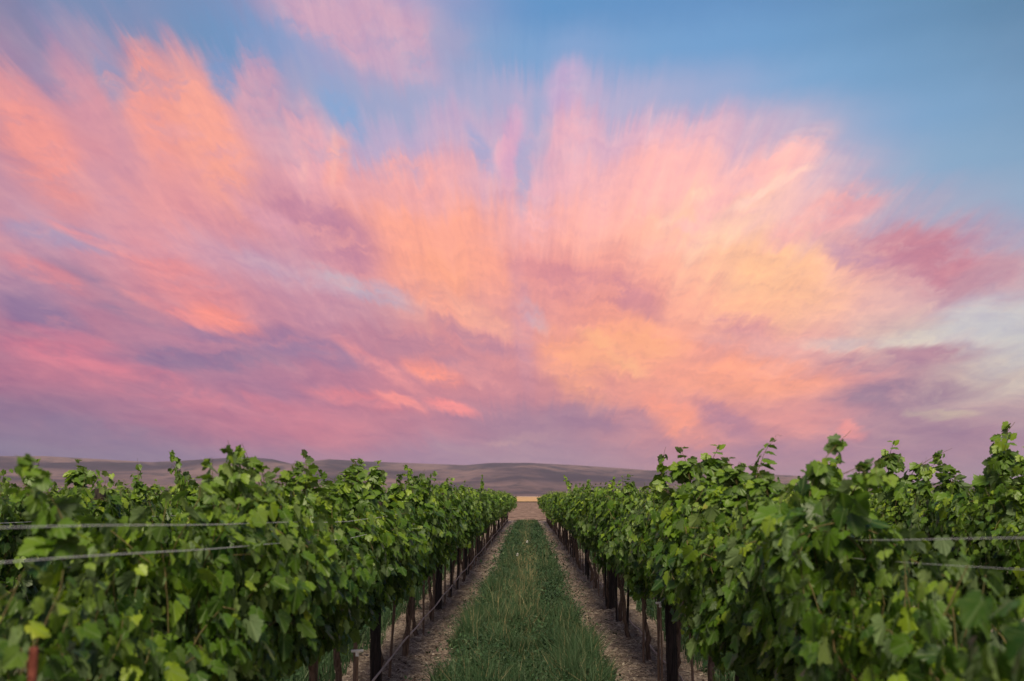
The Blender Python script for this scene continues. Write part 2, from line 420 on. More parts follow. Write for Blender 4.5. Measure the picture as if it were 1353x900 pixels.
# each alley between rows has a mown green strip down its middle
ph = t.m('ABSOLUTE', t.m('SUBTRACT', t.m('FRACT', t.m('ADD', t.m('DIVIDE', t.m('ADD', gx, 0.04), 2.7), 0.5)), 0.5))
edge = t.m('ADD', ph, t.m('MULTIPLY', t.m('SUBTRACT', t.noise(g, 3.0, 4.0), 0.5), 0.12))
green = t.m('MULTIPLY', t.rng(edge, 0.19, 0.25, 1.0, 0.0), t.rng(gy, 69.5, 71.0, 1.0, 0.0))
gc = t.mix(t.noise(g, 9.0, 4.0), (0.030, 0.050, 0.018, 1), (0.075, 0.085, 0.035, 1))
c = t.mix(t.m('MULTIPLY', green, t.rng(n2, 0.3, 0.6, 0.6, 1.0)), c, gc)
t.l.new(bsdf(t, c, 0.95, 0.15, bump(t, t.m('ADD', n2, t.m('MULTIPLY', n3, 0.4)), 0.9, 0.04)), out.inputs[0])

def simple_ground(name, a, b, scale, stretch=(1, 1, 1), bs=0.4):
    m, t, out = mat(name)
    mp = t.new('ShaderNodeMapping'); t.put(mp.inputs[0], gpos(t)); mp.inputs['Scale'].default_value = stretch
    n = t.noise(mp.outputs[0], scale, 7.0, 0.65)
    t.l.new(bsdf(t, t.mix(t.rng(n, 0.36, 0.64), (*a, 1), (*b, 1)), 0.95, 0.1, bump(t, n, bs, 0.1)), out.inputs[0])
    return m
M_GRAVEL = simple_ground('stony_ground', (0.10, 0.062, 0.048), (0.27, 0.185, 0.145), 1.2, (1.0, 0.35, 1))
M_WHEAT = simple_ground('wheat_stubble', (0.40, 0.24, 0.12), (0.52, 0.33, 0.17), 0.02, (0.3, 1, 1))
M_PLAIN = simple_ground('far_plain', (0.42, 0.30, 0.22), (0.50, 0.36, 0.27), 0.004, (0.2, 1, 1))
M_VERGE = simple_ground('dark_scrub', (0.035, 0.03, 0.02), (0.10, 0.075, 0.045), 0.3)

# ------------------------------------------------------------------ ground: one sheet to the horizon, cloddy near the camera
def vnoise(x, y, seed=0, octaves=4, rough=0.5):
    r = np.random.default_rng(seed); T = r.random((256, 256))
    out = np.zeros(np.broadcast(x, y).shape); amp = 1.0; tot = 0.0
    for o in range(octaves):
        X = x*(2**o) + o*17.3; Y = y*(2**o) + o*9.1
        i = np.floor(X).astype(int); j = np.floor(Y).astype(int); a = X-i; b = Y-j
        a = a*a*(3-2*a); b = b*b*(3-2*b)
        v = (T[i % 256, j % 256]*(1-a)*(1-b) + T[(i+1) % 256, j % 256]*a*(1-b) + T[i % 256, (j+1) % 256]*(1-a)*b + T[(i+1) % 256, (j+1) % 256]*a*b)
        out += amp*(v-0.5); tot += amp; amp *= rough
    return out/tot
def ground_h(x, y):
    d = np.clip((90-y)/20, 0, 1)*np.clip((30-abs(x))/15, 0, 1)
    ridge = 0.03*np.cos((x+0.04)/2.7*2*math.pi + math.pi)          # low berm under each row
    return d*(ridge + 0.05*vnoise(x*0.8, y*0.8, 1) + 0.075*vnoise(x*3.2, y*3.2, 2, 3))
xs = np.concatenate([-np.geomspace(8800, 7.2, 26), np.arange(-7, 7.01, 0.085), np.geomspace(7.2, 8800, 26)])
ys = np.concatenate([[-3000, -1500, -200, -30, -5], np.arange(0, 7, 0.5), np.arange(7, 30, 0.085), np.arange(30, 90, 0.25), np.geomspace(92, 9500, 24)])
X, Y = np.meshgrid(xs, ys); Z = ground_h(X, Y)
mb = MB(); nx = len(xs); idx = np.arange(len(xs)*len(ys)).reshape(len(ys), nx)
mb.add(np.stack([X, Y, Z], -1).reshape(-1, 3), np.stack([idx[:-1, :-1], idx[:-1, 1:], idx[1:, 1:], idx[1:, :-1]], -1).reshape(-1, 4))
tag(link('ground', mb.mesh('ground', [M_SOIL])), kind='structure')

def sheet(name, x0, x1, y0, y1, z, m, n=2):
    mb = MB(); a = np.linspace(x0, x1, n); b = np.array([y0, y1])
    V = [(p, q, z) for q in b for p in a]
    mb.add(V, [(i, i+1, n+i+1, n+i) for i in range(n-1)], smooth=False)
    return tag(link(name, mb.mesh(name, [m])), kind='structure')
sheet('stony_track', -400, 400, 73, 268, 0.06, M_GRAVEL)
sheet('field_verge', -900, 900, 268.2, 300, 0.10, M_VERGE)
sheet('wheat_field', -1600, 1600, 300.2, 1500, 0.14, M_WHEAT)
sheet('far_plain', -6000, 6000, 1500.5, 5200, 0.3, M_PLAIN)

# ------------------------------------------------------------------ hills, 2.5 to 6.5 km off
RIDGE = [(-200,603),(0,602),(60,602),(130,606),(200,610),(240,608),(290,605),(325,603),(360,606),(385,612),(410,609),(435,606),(480,609),(560,612),
         (615,614),(650,611),(700,611),(760,614),(820,618),(860,621),(905,620),(950,624),(1000,625),(1050,628),(1100,633),(1200,636),(1353,641),(1600,644)]
ra = []
for (px, py) in RIDGE:
    a, e = px_to_dir(px, py); ra.append((a, e))
ra = np.array(ra)
azs = np.linspace(-46, 46, 620); rs = np.linspace(2300, 6800, 150)
A, RR = np.meshgrid(np.radians(azs), rs)
s = np.clip((RR-2300)/(4700-2300), 0, 1)
prof = 0.10*np.clip(s/0.25, 0, 1) + 0.9*(s*s*(3-2*s))**1.1
prof *= 1 - 0.5*np.clip((RR-4800)/2000, 0, 1)
HX = RR*np.sin(A); HY = RR*np.cos(A)
nz = vnoise(HX/900, HY/900, 5, 5, 0.55)
rd = 1-2*np.abs(vnoise(HX/620+3, HY/1500, 6, 5, 0.5))*2.2
h = prof*(1+0.55*nz) + 0.52*(rd-0.6)*s*(1-0.6*s)
h = np.maximum(h, 0)*s**0.15
angm = (h/RR).max(axis=0)
want = np.tan(np.radians(np.interp(azs, ra[:, 0], ra[:, 1])))
HZ = h*(want/angm)[None, :] - 0.5
mb = MB(); n0, n1_ = HZ.shape; idx = np.arange(n0*n1_).reshape(n0, n1_)
mb.add(np.stack([HX, HY, HZ], -1).reshape(-1, 3), np.stack([idx[:-1, :-1], idx[:-1, 1:], idx[1:, 1:], idx[1:, :-1]], -1).reshape(-1, 4))
M_HILL, t, out = mat('dry_hill_grass')
g = gpos(t)
mp = t.new('ShaderNodeMapping'); t.put(mp.inputs[0], g); mp.inputs['Scale'].default_value = (0.0016, 0.0011, 0.009)
n = t.noise(mp.outputs[0], 1.0, 7.0, 0.6, 0.7)
mp2 = t.new('ShaderNodeMapping'); t.put(mp2.inputs[0], g); mp2.inputs['Scale'].default_value = (0.012, 0.006, 0.03)
n2 = t.noise(mp2.outputs[0], 1.0, 6.0, 0.65)
c = t.mix(t.rng(n, 0.38, 0.62), (0.045, 0.032, 0.050, 1), (0.20, 0.125, 0.120, 1))
c = t.mix(t.rng(n2, 0.48, 0.66, 0, 0.75), c, (0.035, 0.03, 0.04, 1))
t.l.new(bsdf(t, c, 1.0, 0.0, bump(t, n2, 0.6, 8)), out.inputs[0])
tag(link('hills', mb.mesh('hills', [M_HILL])), kind='structure')
HAZE_TOP = float(HZ.max()) + 8

# ------------------------------------------------------------------ grapevine leaves
HALF = [(0.03,-0.02),(0.09,-0.17),(0.20,-0.22),(0.27,-0.17),(0.36,-0.16),(0.38,-0.06),(0.47,-0.01),(0.44,0.08),(0.41,0.12),
        (0.49,0.20),(0.60,0.34),(0.52,0.37),(0.51,0.46),(0.43,0.50),(0.33,0.50),(0.34,0.60),(0.28,0.66),(0.26,0.76),(0.17,0.80),(0.10,0.88)]
VH = [0.1,0.55,0.9,0.6,0.75,0.55,1.0,0.6,0.3,0.6,1.0,0.75,0.7,0.5,0.15,0.5,0.65,0.8,0.82,0.93]
OUT = np.array(HALF + [(0.0, 0.96)] + [(-x, y) for x, y in HALF[::-1]])
OV = np.array(VH + [1.0] + VH[::-1])
LT = np.vstack([[0.0, 0.0], OUT]); LV = np.concatenate([[1.0], OV]); NL = len(LT)
LF = np.array([(0, i, i+1) for i in range(1, NL-1)])[:, [0, 1, 2]]
def leaf_template(fold, curl, wav, seed):
    r = np.random.default_rng(seed)
    x, y = LT[:, 0], LT[:, 1]
    z = fold*np.abs(x)**1.1 - curl*(y-0.1)**2*0.9 - 0.5*curl*x*x + wav*r.standard_normal(NL)*np.hypot(x, y)
    return np.stack([x, y, z], 1)
TEMPL = [leaf_template(f, c, w_, k) for k, (f, c, w_) in enumerate([(0.25, 0.35, 0.03), (-0.1, 0.5, 0.04), (0.4, 0.2, 0.03), (0.1, 0.6, 0.05), (0.3, -0.15, 0.04), (-0.2, 0.3, 0.05)])]

def put_leaves(mb, P, Nn, Tt, S, tint, young, mat=0, seed=0):
    """P positions, Nn blade normals, Tt tip directions, S sizes."""
    r = np.random.default_rng(seed)
    P, Nn, Tt, S = map(np.asarray, (P, Nn, Tt, S))
    Nn = Nn/(np.linalg.norm(Nn, axis=1)[:, None]+1e-9)
    Tt = Tt - (Tt*Nn).sum(1)[:, None]*Nn
    Tt = Tt/(np.linalg.norm(Tt, axis=1)[:, None]+1e-9)
    Xx = np.cross(Tt, Nn)
    k = r.integers(0, len(TEMPL), len(P))
    T = np.stack(TEMPL)[k]                                   # n, NL, 3
    V = P[:, None, :] + S[:, None, None]*(T[:, :, 0:1]*Xx[:, None, :] + T[:, :, 1:2]*Tt[:, None, :] + T[:, :, 2:3]*Nn[:, None, :])
    n = len(P)
    F = (LF[None] + (np.arange(n)*NL)[:, None, None]).reshape(-1, 3)
    mb.add(V.reshape(-1, 3), F, mat, True, tint=np.repeat(np.asarray(tint), NL), young=np.repeat(np.asarray(young), NL), vein=np.tile(LV, n))

def make_foliage(seed, ncane=27, top=1.80, dens=1.0, size=1.0):
    r = np.random.default_rng(seed)
    mb = MB(); P = []; N = []; T = []; S = []; TI = []; YO = []
    for ci in range(ncane):
        y = -0.86 + 1.72*(ci+0.5)/ncane + r.normal(0, 0.03)
        flop = r.random() < 0.46
        side = r.choice([-1, 1])
        p = np.array([r.normal(0, 0.03), y, 0.84]); pts = [p.copy()]
        if flop:
            d = np.array([side*r.uniform(0.1, 0.35), r.normal(0, 0.25), 1.0])
            n = int(r.uniform(20, 31)); grav = r.uniform(0.055, 0.12)
        else:
            d = np.array([side*r.uniform(0.0, 0.2), r.normal(0, 0.12), 1.0])
            n = int((top + r.normal(0, 0.10) - 0.84)/0.062); grav = 0.0
        for q in range(n):
            d = d/np.linalg.norm(d)
            p = p + d*0.062
            d = d + r.normal(0, 0.09, 3)
            if flop:
                d[2] -= grav
                if p[2] > top-0.15: d[2] = min(d[2], -0.1)
                if abs(p[0]) > 0.25: d[0] -= side*0.3
            else:
                if abs(p[0]) > 0.15: d[0] -= 0.3*np.sign(p[0])
                if p[2] > 1.7: d[0] += r.normal(0, 0.1)
            if p[2] < 0.80: break
            pts.append(p.copy())
        pts = np.array(pts); pts[:, 0] = np.clip(pts[:, 0], -0.33, 0.33); pts[:, 2] = np.minimum(pts[:, 2], top+0.1)
        if len(pts) < 4: continue
        tube(mb, pts, np.linspace(0.0045, 0.0018, len(pts)), 4, 1, False, tint=0.5)
        f = np.linspace(0, 1, len(pts))
        for i in range(1, len(pts)):
            k = 4 if r.random() < 0.6*dens else 3
            if r.random() < 0.35: k += 1
            for q in range(k):
                sd = np.sign(pts[i, 0] + r.normal(0, 0.12)) or 1.0
                off = np.array([sd*abs(r.normal(0.055, 0.045)), r.normal(0, 0.075), r.normal(0.0, 0.05)])
                lp = pts[i] + off
                lp[0] = np.clip(lp[0], -0.40, 0.40); lp[2] = min(max(lp[2], 0.72 + 0.16*r.random()), top + 0.12)
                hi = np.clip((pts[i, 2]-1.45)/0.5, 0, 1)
                nr = np.array([sd*(1.0-0.45*hi), r.normal(0, 0.35), 0.45+0.5*hi]) + r.normal(0, 0.42, 3)
                tp = np.array([sd*0.35, r.normal(0, 0.65), -1.0+0.5*hi]) + r.normal(0, 0.25, 3)
                sz = size*r.uniform(0.05, 0.108)*(1.0 - 0.5*max(0, f[i]-0.7)/0.3*(0.6 if flop else 1.0))
                P.append(lp); N.append(nr); T.append(tp); S.append(sz)
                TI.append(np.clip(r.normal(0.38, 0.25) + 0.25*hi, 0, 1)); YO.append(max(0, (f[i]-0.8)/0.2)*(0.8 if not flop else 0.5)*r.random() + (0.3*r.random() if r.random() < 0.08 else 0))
    put_leaves(mb, P, N, T, S, TI, YO, 0, seed)
    return mb.mesh('foliage', [M_LEAF, M_CANE])

def make_shoot(seed, length=0.6, lean=0.25, big=1.0, droop=0.0):
    """A long cane end with leaves getting smaller to the tip and a few tendrils; starts at its own origin, grows up +Z."""
    r = np.random.default_rng(seed)
    mb = MB(); n = int(length/0.03); p = np.zeros(3); d = np.array([lean*0.5, 0, 1.0]); pts = [p.copy()]
    ax = np.array([1.0, 0, 0])
    for i in range(n):
        d = d/np.linalg.norm(d); p = p + d*length/n; pts.append(p.copy())
        d = d + r.normal(0, 0.05, 3) + ax*lean*0.10 - np.array([0, 0, droop*0.12*i/n])
    pts = np.array(pts)
    tube(mb, pts, np.linspace(0.0042, 0.0012, len(pts)), 5, 1, False, tint=0.5)
    P = []; N = []; T = []; S = []; TI = []; YO = []
    step = 2; k = 0
    for i in range(1, n+1):
        f = i/n
        
        ph = k*math.pi + r.normal(0, 0.5); k += 1
        h = np.array([math.cos(ph), math.sin(ph), 0])
        pet = (0.060*(1-f)+0.010)*r.uniform(0.8, 1.2)*big
        lp = pts[i] + h*pet + np.array([0, 0, pet*0.35])
        tube(mb, [pts[i], (pts[i]+lp)/2 + np.array([0, 0, 0.006]), lp], 0.0012, 3, 1, False, tint=0.5)
        sz = (0.105*(1-f)**0.55+0.034)*r.uniform(0.8, 1.15)*big
        P.append(lp); S.append(sz)
        N.append(h*0.45 + np.array([0, 0, 0.9]) + r.normal(0, 0.35, 3)); T.append(h + np.array([0, 0, -0.45]) + r.normal(0, 0.25, 3))
        TI.append(np.clip(r.normal(0.5, 0.2), 0, 1)); YO.append(0.5*f*r.random())
        if f > 0.3 and r.random() < 0.35:
            q = pts[i]; h2 = np.array([-h[0], -h[1], 0.7]); L = r.uniform(0.05, 0.12)
            tp = [q + h2*L*s_ + np.array([0, 0, 0.02*math.sin(s_*5)]) for s_ in np.linspace(0, 1, 6)]
            tube(mb, tp, 0.0009, 3, 1, False, tint=0.5)
    put_leaves(mb, P, N, T, S, TI, YO, 0, seed+50)
    return mb.mesh('shoot', [M_LEAF, M_CANE])

def make_tuft(seed, length=0.45, radius=0.085, n=46, bend=0.25):
    """Two or three cane ends standing together, thick with leaves, narrowing to a tip."""
    r = np.random.default_rng(seed); mb = MB(); P = []; N = []; T = []; S = []; TI = []; YO = []
    for c_ in range(3):
        L = length*(1.0 if c_ == 0 else r.uniform(0.55, 0.85)); m = 12
        a = r.uniform(0, 6.28); f = np.linspace(0, 1, m)
        ax = np.stack([bend*L*f**2 + 0.35*radius*math.cos(a)*f, 0.35*radius*math.sin(a)*f + 0.015*np.sin(f*6+a), L*(f - 0.12*bend*f**3)], 1)
        tube(mb, ax, np.linspace(0.004, 0.001, m), 4, 1, False, tint=0.5)
        k = int(n*(0.5 if c_ == 0 else 0.25))
        for q in range(k):
            u = r.random()**0.85; b = r.uniform(0, 6.28)
            p = np.array([np.interp(u, f, ax[:, j_]) for j_ in range(3)])
            rr2 = radius*(1.0-0.72*u)*r.uniform(0.25, 1.0)
            h = np.array([math.cos(b), math.sin(b), 0])
            P.append(p + h*rr2 + np.array([0, 0, r.normal(0, 0.012)])); S.append((0.088*(1-u)**0.6 + 0.030)*r.uniform(0.75, 1.15))
            N.append(h*0.8 + np.array([0, 0, 0.6]) + r.normal(0, 0.45, 3)); T.append(h*0.6 + np.array([0, 0, -0.5]) + r.normal(0, 0.4, 3))
            TI.append(np.clip(r.normal(0.45, 0.2), 0, 1)); YO.append(0.4*u*r.random())
    put_leaves(mb, P, N, T, S, TI, YO, 0, seed+70)
    return mb.mesh('shoot', [M_LEAF, M_CANE])

def make_trunk(seed):
    r = np.random.default_rng(seed); mb = MB()
    n = 16; z = np.linspace(-0.06, 0.84, n)
    wx = np.cumsum(r.normal(0, 0.013, n)); wy = np.cumsum(r.normal(0, 0.012, n)); wx -= wx[0]; wy -= wy[0]
    rad = 0.026 + 0.012*np.exp(-(z+0.06)/0.07) + r.normal(0, 0.0028, n)
    rad[-2:] *= 1.25
    base = np.stack([wx, wy, z], 1)
    tube(mb, base, rad, 9, 0)
    for s_ in (-1, 1):
        m = 12; yy = np.linspace(0, 0.8, m)*s_
        arm = np.stack([wx[-1] + np.cumsum(r.normal(0, 0.006, m)), wy[-1] + yy, 0.80 + 0.05*np.clip(np.abs(yy)/0.15, 0, 1) + np.cumsum(r.normal(0, 0.005, m))], 1)
        tube(mb, arm, np.linspace(0.021, 0.011, m), 7, 0)
    return mb.mesh('trunk', [M_TRUNK])

FOL = [make_foliage(100+k) for k in range(9)]
LOWFOL = [make_foliage(140+k, 34, 1.55, 1.1, 0.88) for k in range(2)]
FARFOL = [make_foliage(160+k, 23, 1.82, 0.8) for k in range(4)]
SHOOT = [make_shoot(200+k, L, ln, b, dr) for k, (L, ln, b, dr) in enumerate([(0.5, 0.1, 1.0, 0), (0.62, 0.35, 1.0, 0.2), (0.42, 0.2, 0.9, 0), (0.75, 0.5, 1.0, 0.8), (0.55, 0.7, 0.9, 1.2), (0.36, 0.1, 1.05, 0)])]
TUFT = [make_tuft(230+k, 0.45, rad_, n_, b_) for k, (rad_, n_, b_) in enumerate([(0.085, 46, 0.1), (0.07, 38, 0.45), (0.10, 60, 0.2), (0.06, 34, -0.2), (0.09, 50, 0.8)])]
TRUNK = [make_trunk(300+k) for k in range(5)]

# ------------------------------------------------------------------ rows
SP = 1.65; P0 = 9.7; END = 70.0
LEFT0, RIGHT0, ROWSP = -1.39, 1.31, 2.7
ORD = ['first','second','third','fourth','fifth','sixth','seventh','eighth','ninth','tenth','eleventh','twelfth','thirteenth','fourteenth',
       'fifteenth','sixteenth','seventeenth','eighteenth','nineteenth','twentieth']
TENS = {2: 'twenty', 3: 'thirty', 4: 'forty'}
def ordinal(i):
    if i < 20: return ORD[i]
    a, b = divmod(i+1, 10)
    if b == 0: return {2: 'twentieth', 3: 'thirtieth', 4: 'fortieth'}[a]
    return TENS[a] + '-' + ORD[b-1]
def row_name(side, j):
    if j == 0: return 'the row just %s of the alley' % side
    return 'the %s row %s of the alley' % (ORD[j], side)

PROTO = {}
def copy_obj(o, parent=None):
    c = o.copy(); COL.objects.link(c); c.parent = parent
    return c
first_vine = None
VINES = []
def place_vine(x, y, side, j, i, near, fol=None, zs=1.0, shoots=None):
    root = empty('grapevine', (x, y, float(ground_h(np.array(x), np.array(y)))), 0.0 if rnd.random() < 0.5 else math.pi)
    tag(root, None, 'grapevine', 'grapevines in %s' % row_name(side, j))
    f = link('foliage', fol or rnd.choice(FOL if near else FARFOL), root)
    f.scale = (rnd.uniform(0.92, 1.1), 1.0, zs*rnd.uniform(0.94, 1.05))
    f.rotation_euler = (R(rnd.uniform(-1.5, 1.5)), 0, math.pi if rnd.random() < 0.5 else 0)
    tr = link('trunk', rnd.choice(TRUNK), root); tr.rotation_euler = (0, 0, math.pi*rnd.randint(0, 1))
    ns = (rnd.choice([1, 2, 3, 4, 5]) if near else (1 if y < 45 and rnd.random() < 0.6 else 0)) if shoots is None else shoots
    for q in range(ns):
        s_ = link('shoot', rnd.choice(SHOOT if rnd.random() < 0.08 else TUFT), root)
        k = rnd.uniform(0.6, 1.15)
        s_.location = (rnd.uniform(-0.15, 0.15), rnd.uniform(-0.8, 0.8), rnd.uniform(1.5, 1.66)*zs)
        s_.rotation_euler = (rnd.uniform(-0.25, 0.25), rnd.uniform(-0.25, 0.25), rnd.uniform(0, 6.28))
        s_.scale = (k, k, k)
    if y > 60: f.scale.x *= 1.0 + 0.5*(y-60)/9
    VINES.append(root)
    return root
def add_shoot(px, d, ztop, row_x, length, lean=0.1, dirx=1, kind=0, k=1.0):
    """a tall cane standing in a given row at distance d (metres along the row), tip at height ztop"""
    best = min((v for v in VINES if abs(v.location.x-row_x) < 0.2), key=lambda v: abs(v.location.y-d))
    L0 = {0: 0.5, 1: 0.62, 2: 0.42, 3: 0.75, 4: 0.55, 5: 0.36}[kind]
    tk = {0: 3, 1: 1, 2: 0, 3: 1, 4: 4, 5: 2}[kind]
    s_ = link('shoot', TUFT[tk], best)
    L0 = 0.45; sc_ = length/L0
    a = best.rotation_euler.z
    lx = 0.0; ly = (d - best.location.y)
    if a > 1: ly = -ly; dirx = -dirx
    s_.location = (lx, ly, ztop-length*0.94)
    s_.rotation_euler = (0, lean*dirx, 0 if dirx > 0 else math.pi)
    if dirx < 0: s_.rotation_euler = (0, 0, math.pi); s_.rotation_euler.y = 0
    s_.scale = (k, k, sc_)
    return s_

ROWS = []
for j in range(6):
    for side, x0, sg, tn in (('left', LEFT0, -1, 0.53), ('right', RIGHT0, 1, 0.50)):
        x = x0 + sg*ROWSP*j
        ystart = abs(x)/tn - (1.3 if side == 'left' and j == 0 else 0.9)
        ks = [k for k in range(-5, 40) if ystart <= P0+SP*k + 0.4 <= END]
        ROWS.append((side, j, x, [P0+SP*k for k in ks]))
for side, j, x, ysr in ROWS:
    ysr = [y for y in ysr if j < 3 or y < 48]
    for i, y in enumerate(ysr):
        near = y < 30 and j < 3
        kw = {}
        if side == 'right' and j == 0: kw = dict(zs={-1: 0.95, 0: 0.95, 1: 0.93}.get(round((y-P0)/SP), 1.0) if y > 4.5 and y < 12 else 1.0)
        if j == 0 and y < 4.0: kw = dict(fol=LOWFOL[0 if side == 'left' else 1], shoots=0)
        v = place_vine(x + rnd.uniform(-0.03, 0.03), y, side, j, i, near, **kw)
        if j == 0 or i < 12:
            v['label'] = '%s green grapevine from the camera in %s' % (ordinal(i), row_name(side, j))
        elif y < 30:
            v['label'] = '%s green grapevine from the camera in %s' % (ordinal(i), row_name(side, j))
        else:
            v['label'] = 'small far-off grapevine near the distant end of %s' % row_name(side, j)

# ------------------------------------------------------------------ posts
def make_post(seed, h=1.84, rad=0.052):
    r = np.random.default_rng(seed); mb = MB(); n = 14
    z = np.concatenate([np.linspace(-0.15, h-0.012, n), [h]])
    rr_ = np.concatenate([rad + r.normal(0, 0.0016, n), [rad*0.9]])
    pts = np.stack([0.004*np.sin(z*2), 0.003*np.cos(z*3), z], 1)
    tube(mb, pts, rr_, 14, 0)
    return mb.mesh('trellis_post', [M_POST])
POSTS = [make_post(400+k) for k in range(3)]
for side, j, x, ysr in ROWS:
    if j > 2: continue
    cand = [P0 - 6.6 + 6.6*k for k in range(0, 11)]
    cand = [y for y in cand if y > abs(x)/0.53 - 0.3 and y <= END and (j < 2 or y < 30)]
    if j == 0: cand = [y for y in cand if y > 5]
    for i, y in enumerate(cand):
        xx = x - (0.02 if side == 'left' else -0.02); yy = y - 0.14
        o = link('trellis_post', rnd.choice(POSTS), None, (xx, yy, float(ground_h(np.array(xx), np.array(yy)))), (R(rnd.uniform(-1, 1)), R(rnd.uniform(-1, 1)), rnd.uniform(0, 6)))
        tag(o, '%s dark wooden post from the camera in %s' % (ordinal(i), row_name(side, j)), 'post', 'wooden posts of %s' % row_name(side, j))

# ------------------------------------------------------------------ thin stakes beside the trunks
def make_stake(seed, h, rad):
    r = np.random.default_rng(seed); mb = MB(); n = 9
    z = np.linspace(-0.1, h, n)
    tube(mb, np.stack([0.01*np.sin(z*2.3+seed), 0.008*np.sin(z*1.7), z], 1), rad*(1+r.normal(0, 0.05, n)), 7, 0)
    return mb
STK = [make_stake(1, 1.3, 0.011).mesh('vine_stake', [M_STAKE]), make_stake(2, 1.25, 0.014).mesh('vine_stake', [M_STAKE]), make_stake(3, 1.35, 0.017).mesh('vine_stake', [M_POST])]
for side, j, x, ysr in ROWS:
    if j > 0: continue
    cand = [y for y in ysr if 6 < y < 36]
    for i, y in enumerate(cand):
        k = rnd.choice([0, 1, 2])
        xx = x + (0.05 if side == 'left' else -0.05); yy = y + rnd.choice([-1, 1])*rnd.uniform(0.06, 0.12)
        if abs(((yy-P0)/6.6) - round((yy-P0)/6.6)) < 0.05: yy += 0.22
        o = link('vine_stake', STK[k], None, (xx, yy, float(ground_h(np.array(xx), np.array(yy)))), (R(rnd.uniform(-3, 3)), R(rnd.uniform(-2, 2)), rnd.uniform(0, 6)))
        tag(o, '%s stake beside the %s vine trunk from the camera, row %s of alley' % ('dark' if k == 2 else 'pale brown', ordinal(ysr.index(y)), side), 'stake', 'stakes beside the trunks of the %s row' % side)
# two short marker stakes with white caps
def capped(px, x, y, h, label):
    root = empty('capped_stake', (x, y, float(ground_h(np.array(x), np.array(y)))))
    tag(root, label, 'marker stake')
    mb = MB(); tube(mb, [(0, 0, -0.08), (0.004, 0, h*0.5), (0, 0, h)], 0.010, 7)
    link('rod', mb.mesh('rod', [M_STAKE]), root)
    mb = MB(); tube(mb, [(-0.045, 0, h+0.006), (0.045, 0, h+0.01)], 0.011, 8)
    tube(mb, [(0, 0, h-0.03), (0, 0, h+0.0)], 0.014, 8)
    link('cap', mb.mesh('cap', [M_WHITE]), root)
capped(0, -1.28, 7.72, 0.60, 'short stake with a white tee cap below the left row by the drip hose')
capped(0, 1.22, 9.45, 0.78, 'slim stake with a white cap just before the nearest dark post, right row')
# rusty steel stake poking through the nearest leaves on the left
mb = make_stake(5, 1.46, 0.010)
tag(link('steel_stake', mb.mesh('steel_stake', [M_RUST]), None, (-1.13, 2.32, 0)), 'rusty red steel stake poking out of the nearest blurred leaves, bottom left', 'steel stake')

# ------------------------------------------------------------------ wires and hoses
def wire(x, z, slope, y1, rad, label, m=None, ys_=1.2):
    """z is the height at y = 2.2; slack wires drop with the given slope as far as the second post"""
    mb = MB(); pts = []
    for y in np.arange(ys_, y1+0.01, 0.22):
        u = ((y-P0)/6.6) % 1.0
        zz = z + slope*(min(y, 6.5)-2.2) - (0.03*4*u*(1-u) if y > P0 else 0.0)
        pts.append((x + 0.002*math.sin(y*2.1), y, zz + 0.002*math.sin(y*3.0)))
    tube(mb, pts, rad, 6, 0)
    return tag(link('trellis_wire', mb.mesh('trellis_wire', [M_WIRE])), label, 'wire', 'trellis wires')
wire(LEFT0+0.24, 1.730, -0.022, 70, 0.0014, 'upper pale wire over the leaves of the row left of the alley')
wire(LEFT0+0.24, 1.655, -0.030, 70, 0.0015, 'lower pale wire crossing the leaves of the row left of the alley')
wire(RIGHT0-0.05, 1.710, -0.045, 70, 0.0012, 'upper grey wire running through the leaves of the row right of the alley')
wire(RIGHT0+0.10, 1.620, -0.040, 70, 0.0009, 'lower grey wire running through the leaves of the row right of the alley')
wire(LEFT0, 0.84, 0, 70, 0.002, 'low cordon wire carrying the arms of the row left of the alley')
wire(RIGHT0, 0.84, 0, 70, 0.002, 'low cordon wire carrying the arms of the row right of the alley')
wire(LEFT0-ROWSP+0.2, 1.60, 0, 70, 0.0018, 'thin wire across the leaves of the second row on the left', None, 6.5)
def hose(x, z, y0, y1, label, sag):
    mb = MB(); pts = []
    for y in np.arange(y0, y1+0.01, 0.25):
        u = ((y-P0)/3.3) % 1.0
        pts.append((x + 0.008*math.sin(y*0.9) + 0.005*math.sin(y*2.7), y, z - sag*4*u*(1-u) + 0.008*math.sin(y*1.3)))
    tube(mb, pts, 0.0095, 8, 0)
    return tag(link('drip_hose', mb.mesh('drip_hose', [M_HOSE])), label, 'drip hose')
hose(LEFT0+0.075, 0.27, 5.5, 70, 'pale brown drip hose slung low along the posts of the left row', 0.012)
hose(RIGHT0+0.10, 0.14, 5.5, 70, 'pale brown drip hose lying low behind the posts of the right row', 0.05)

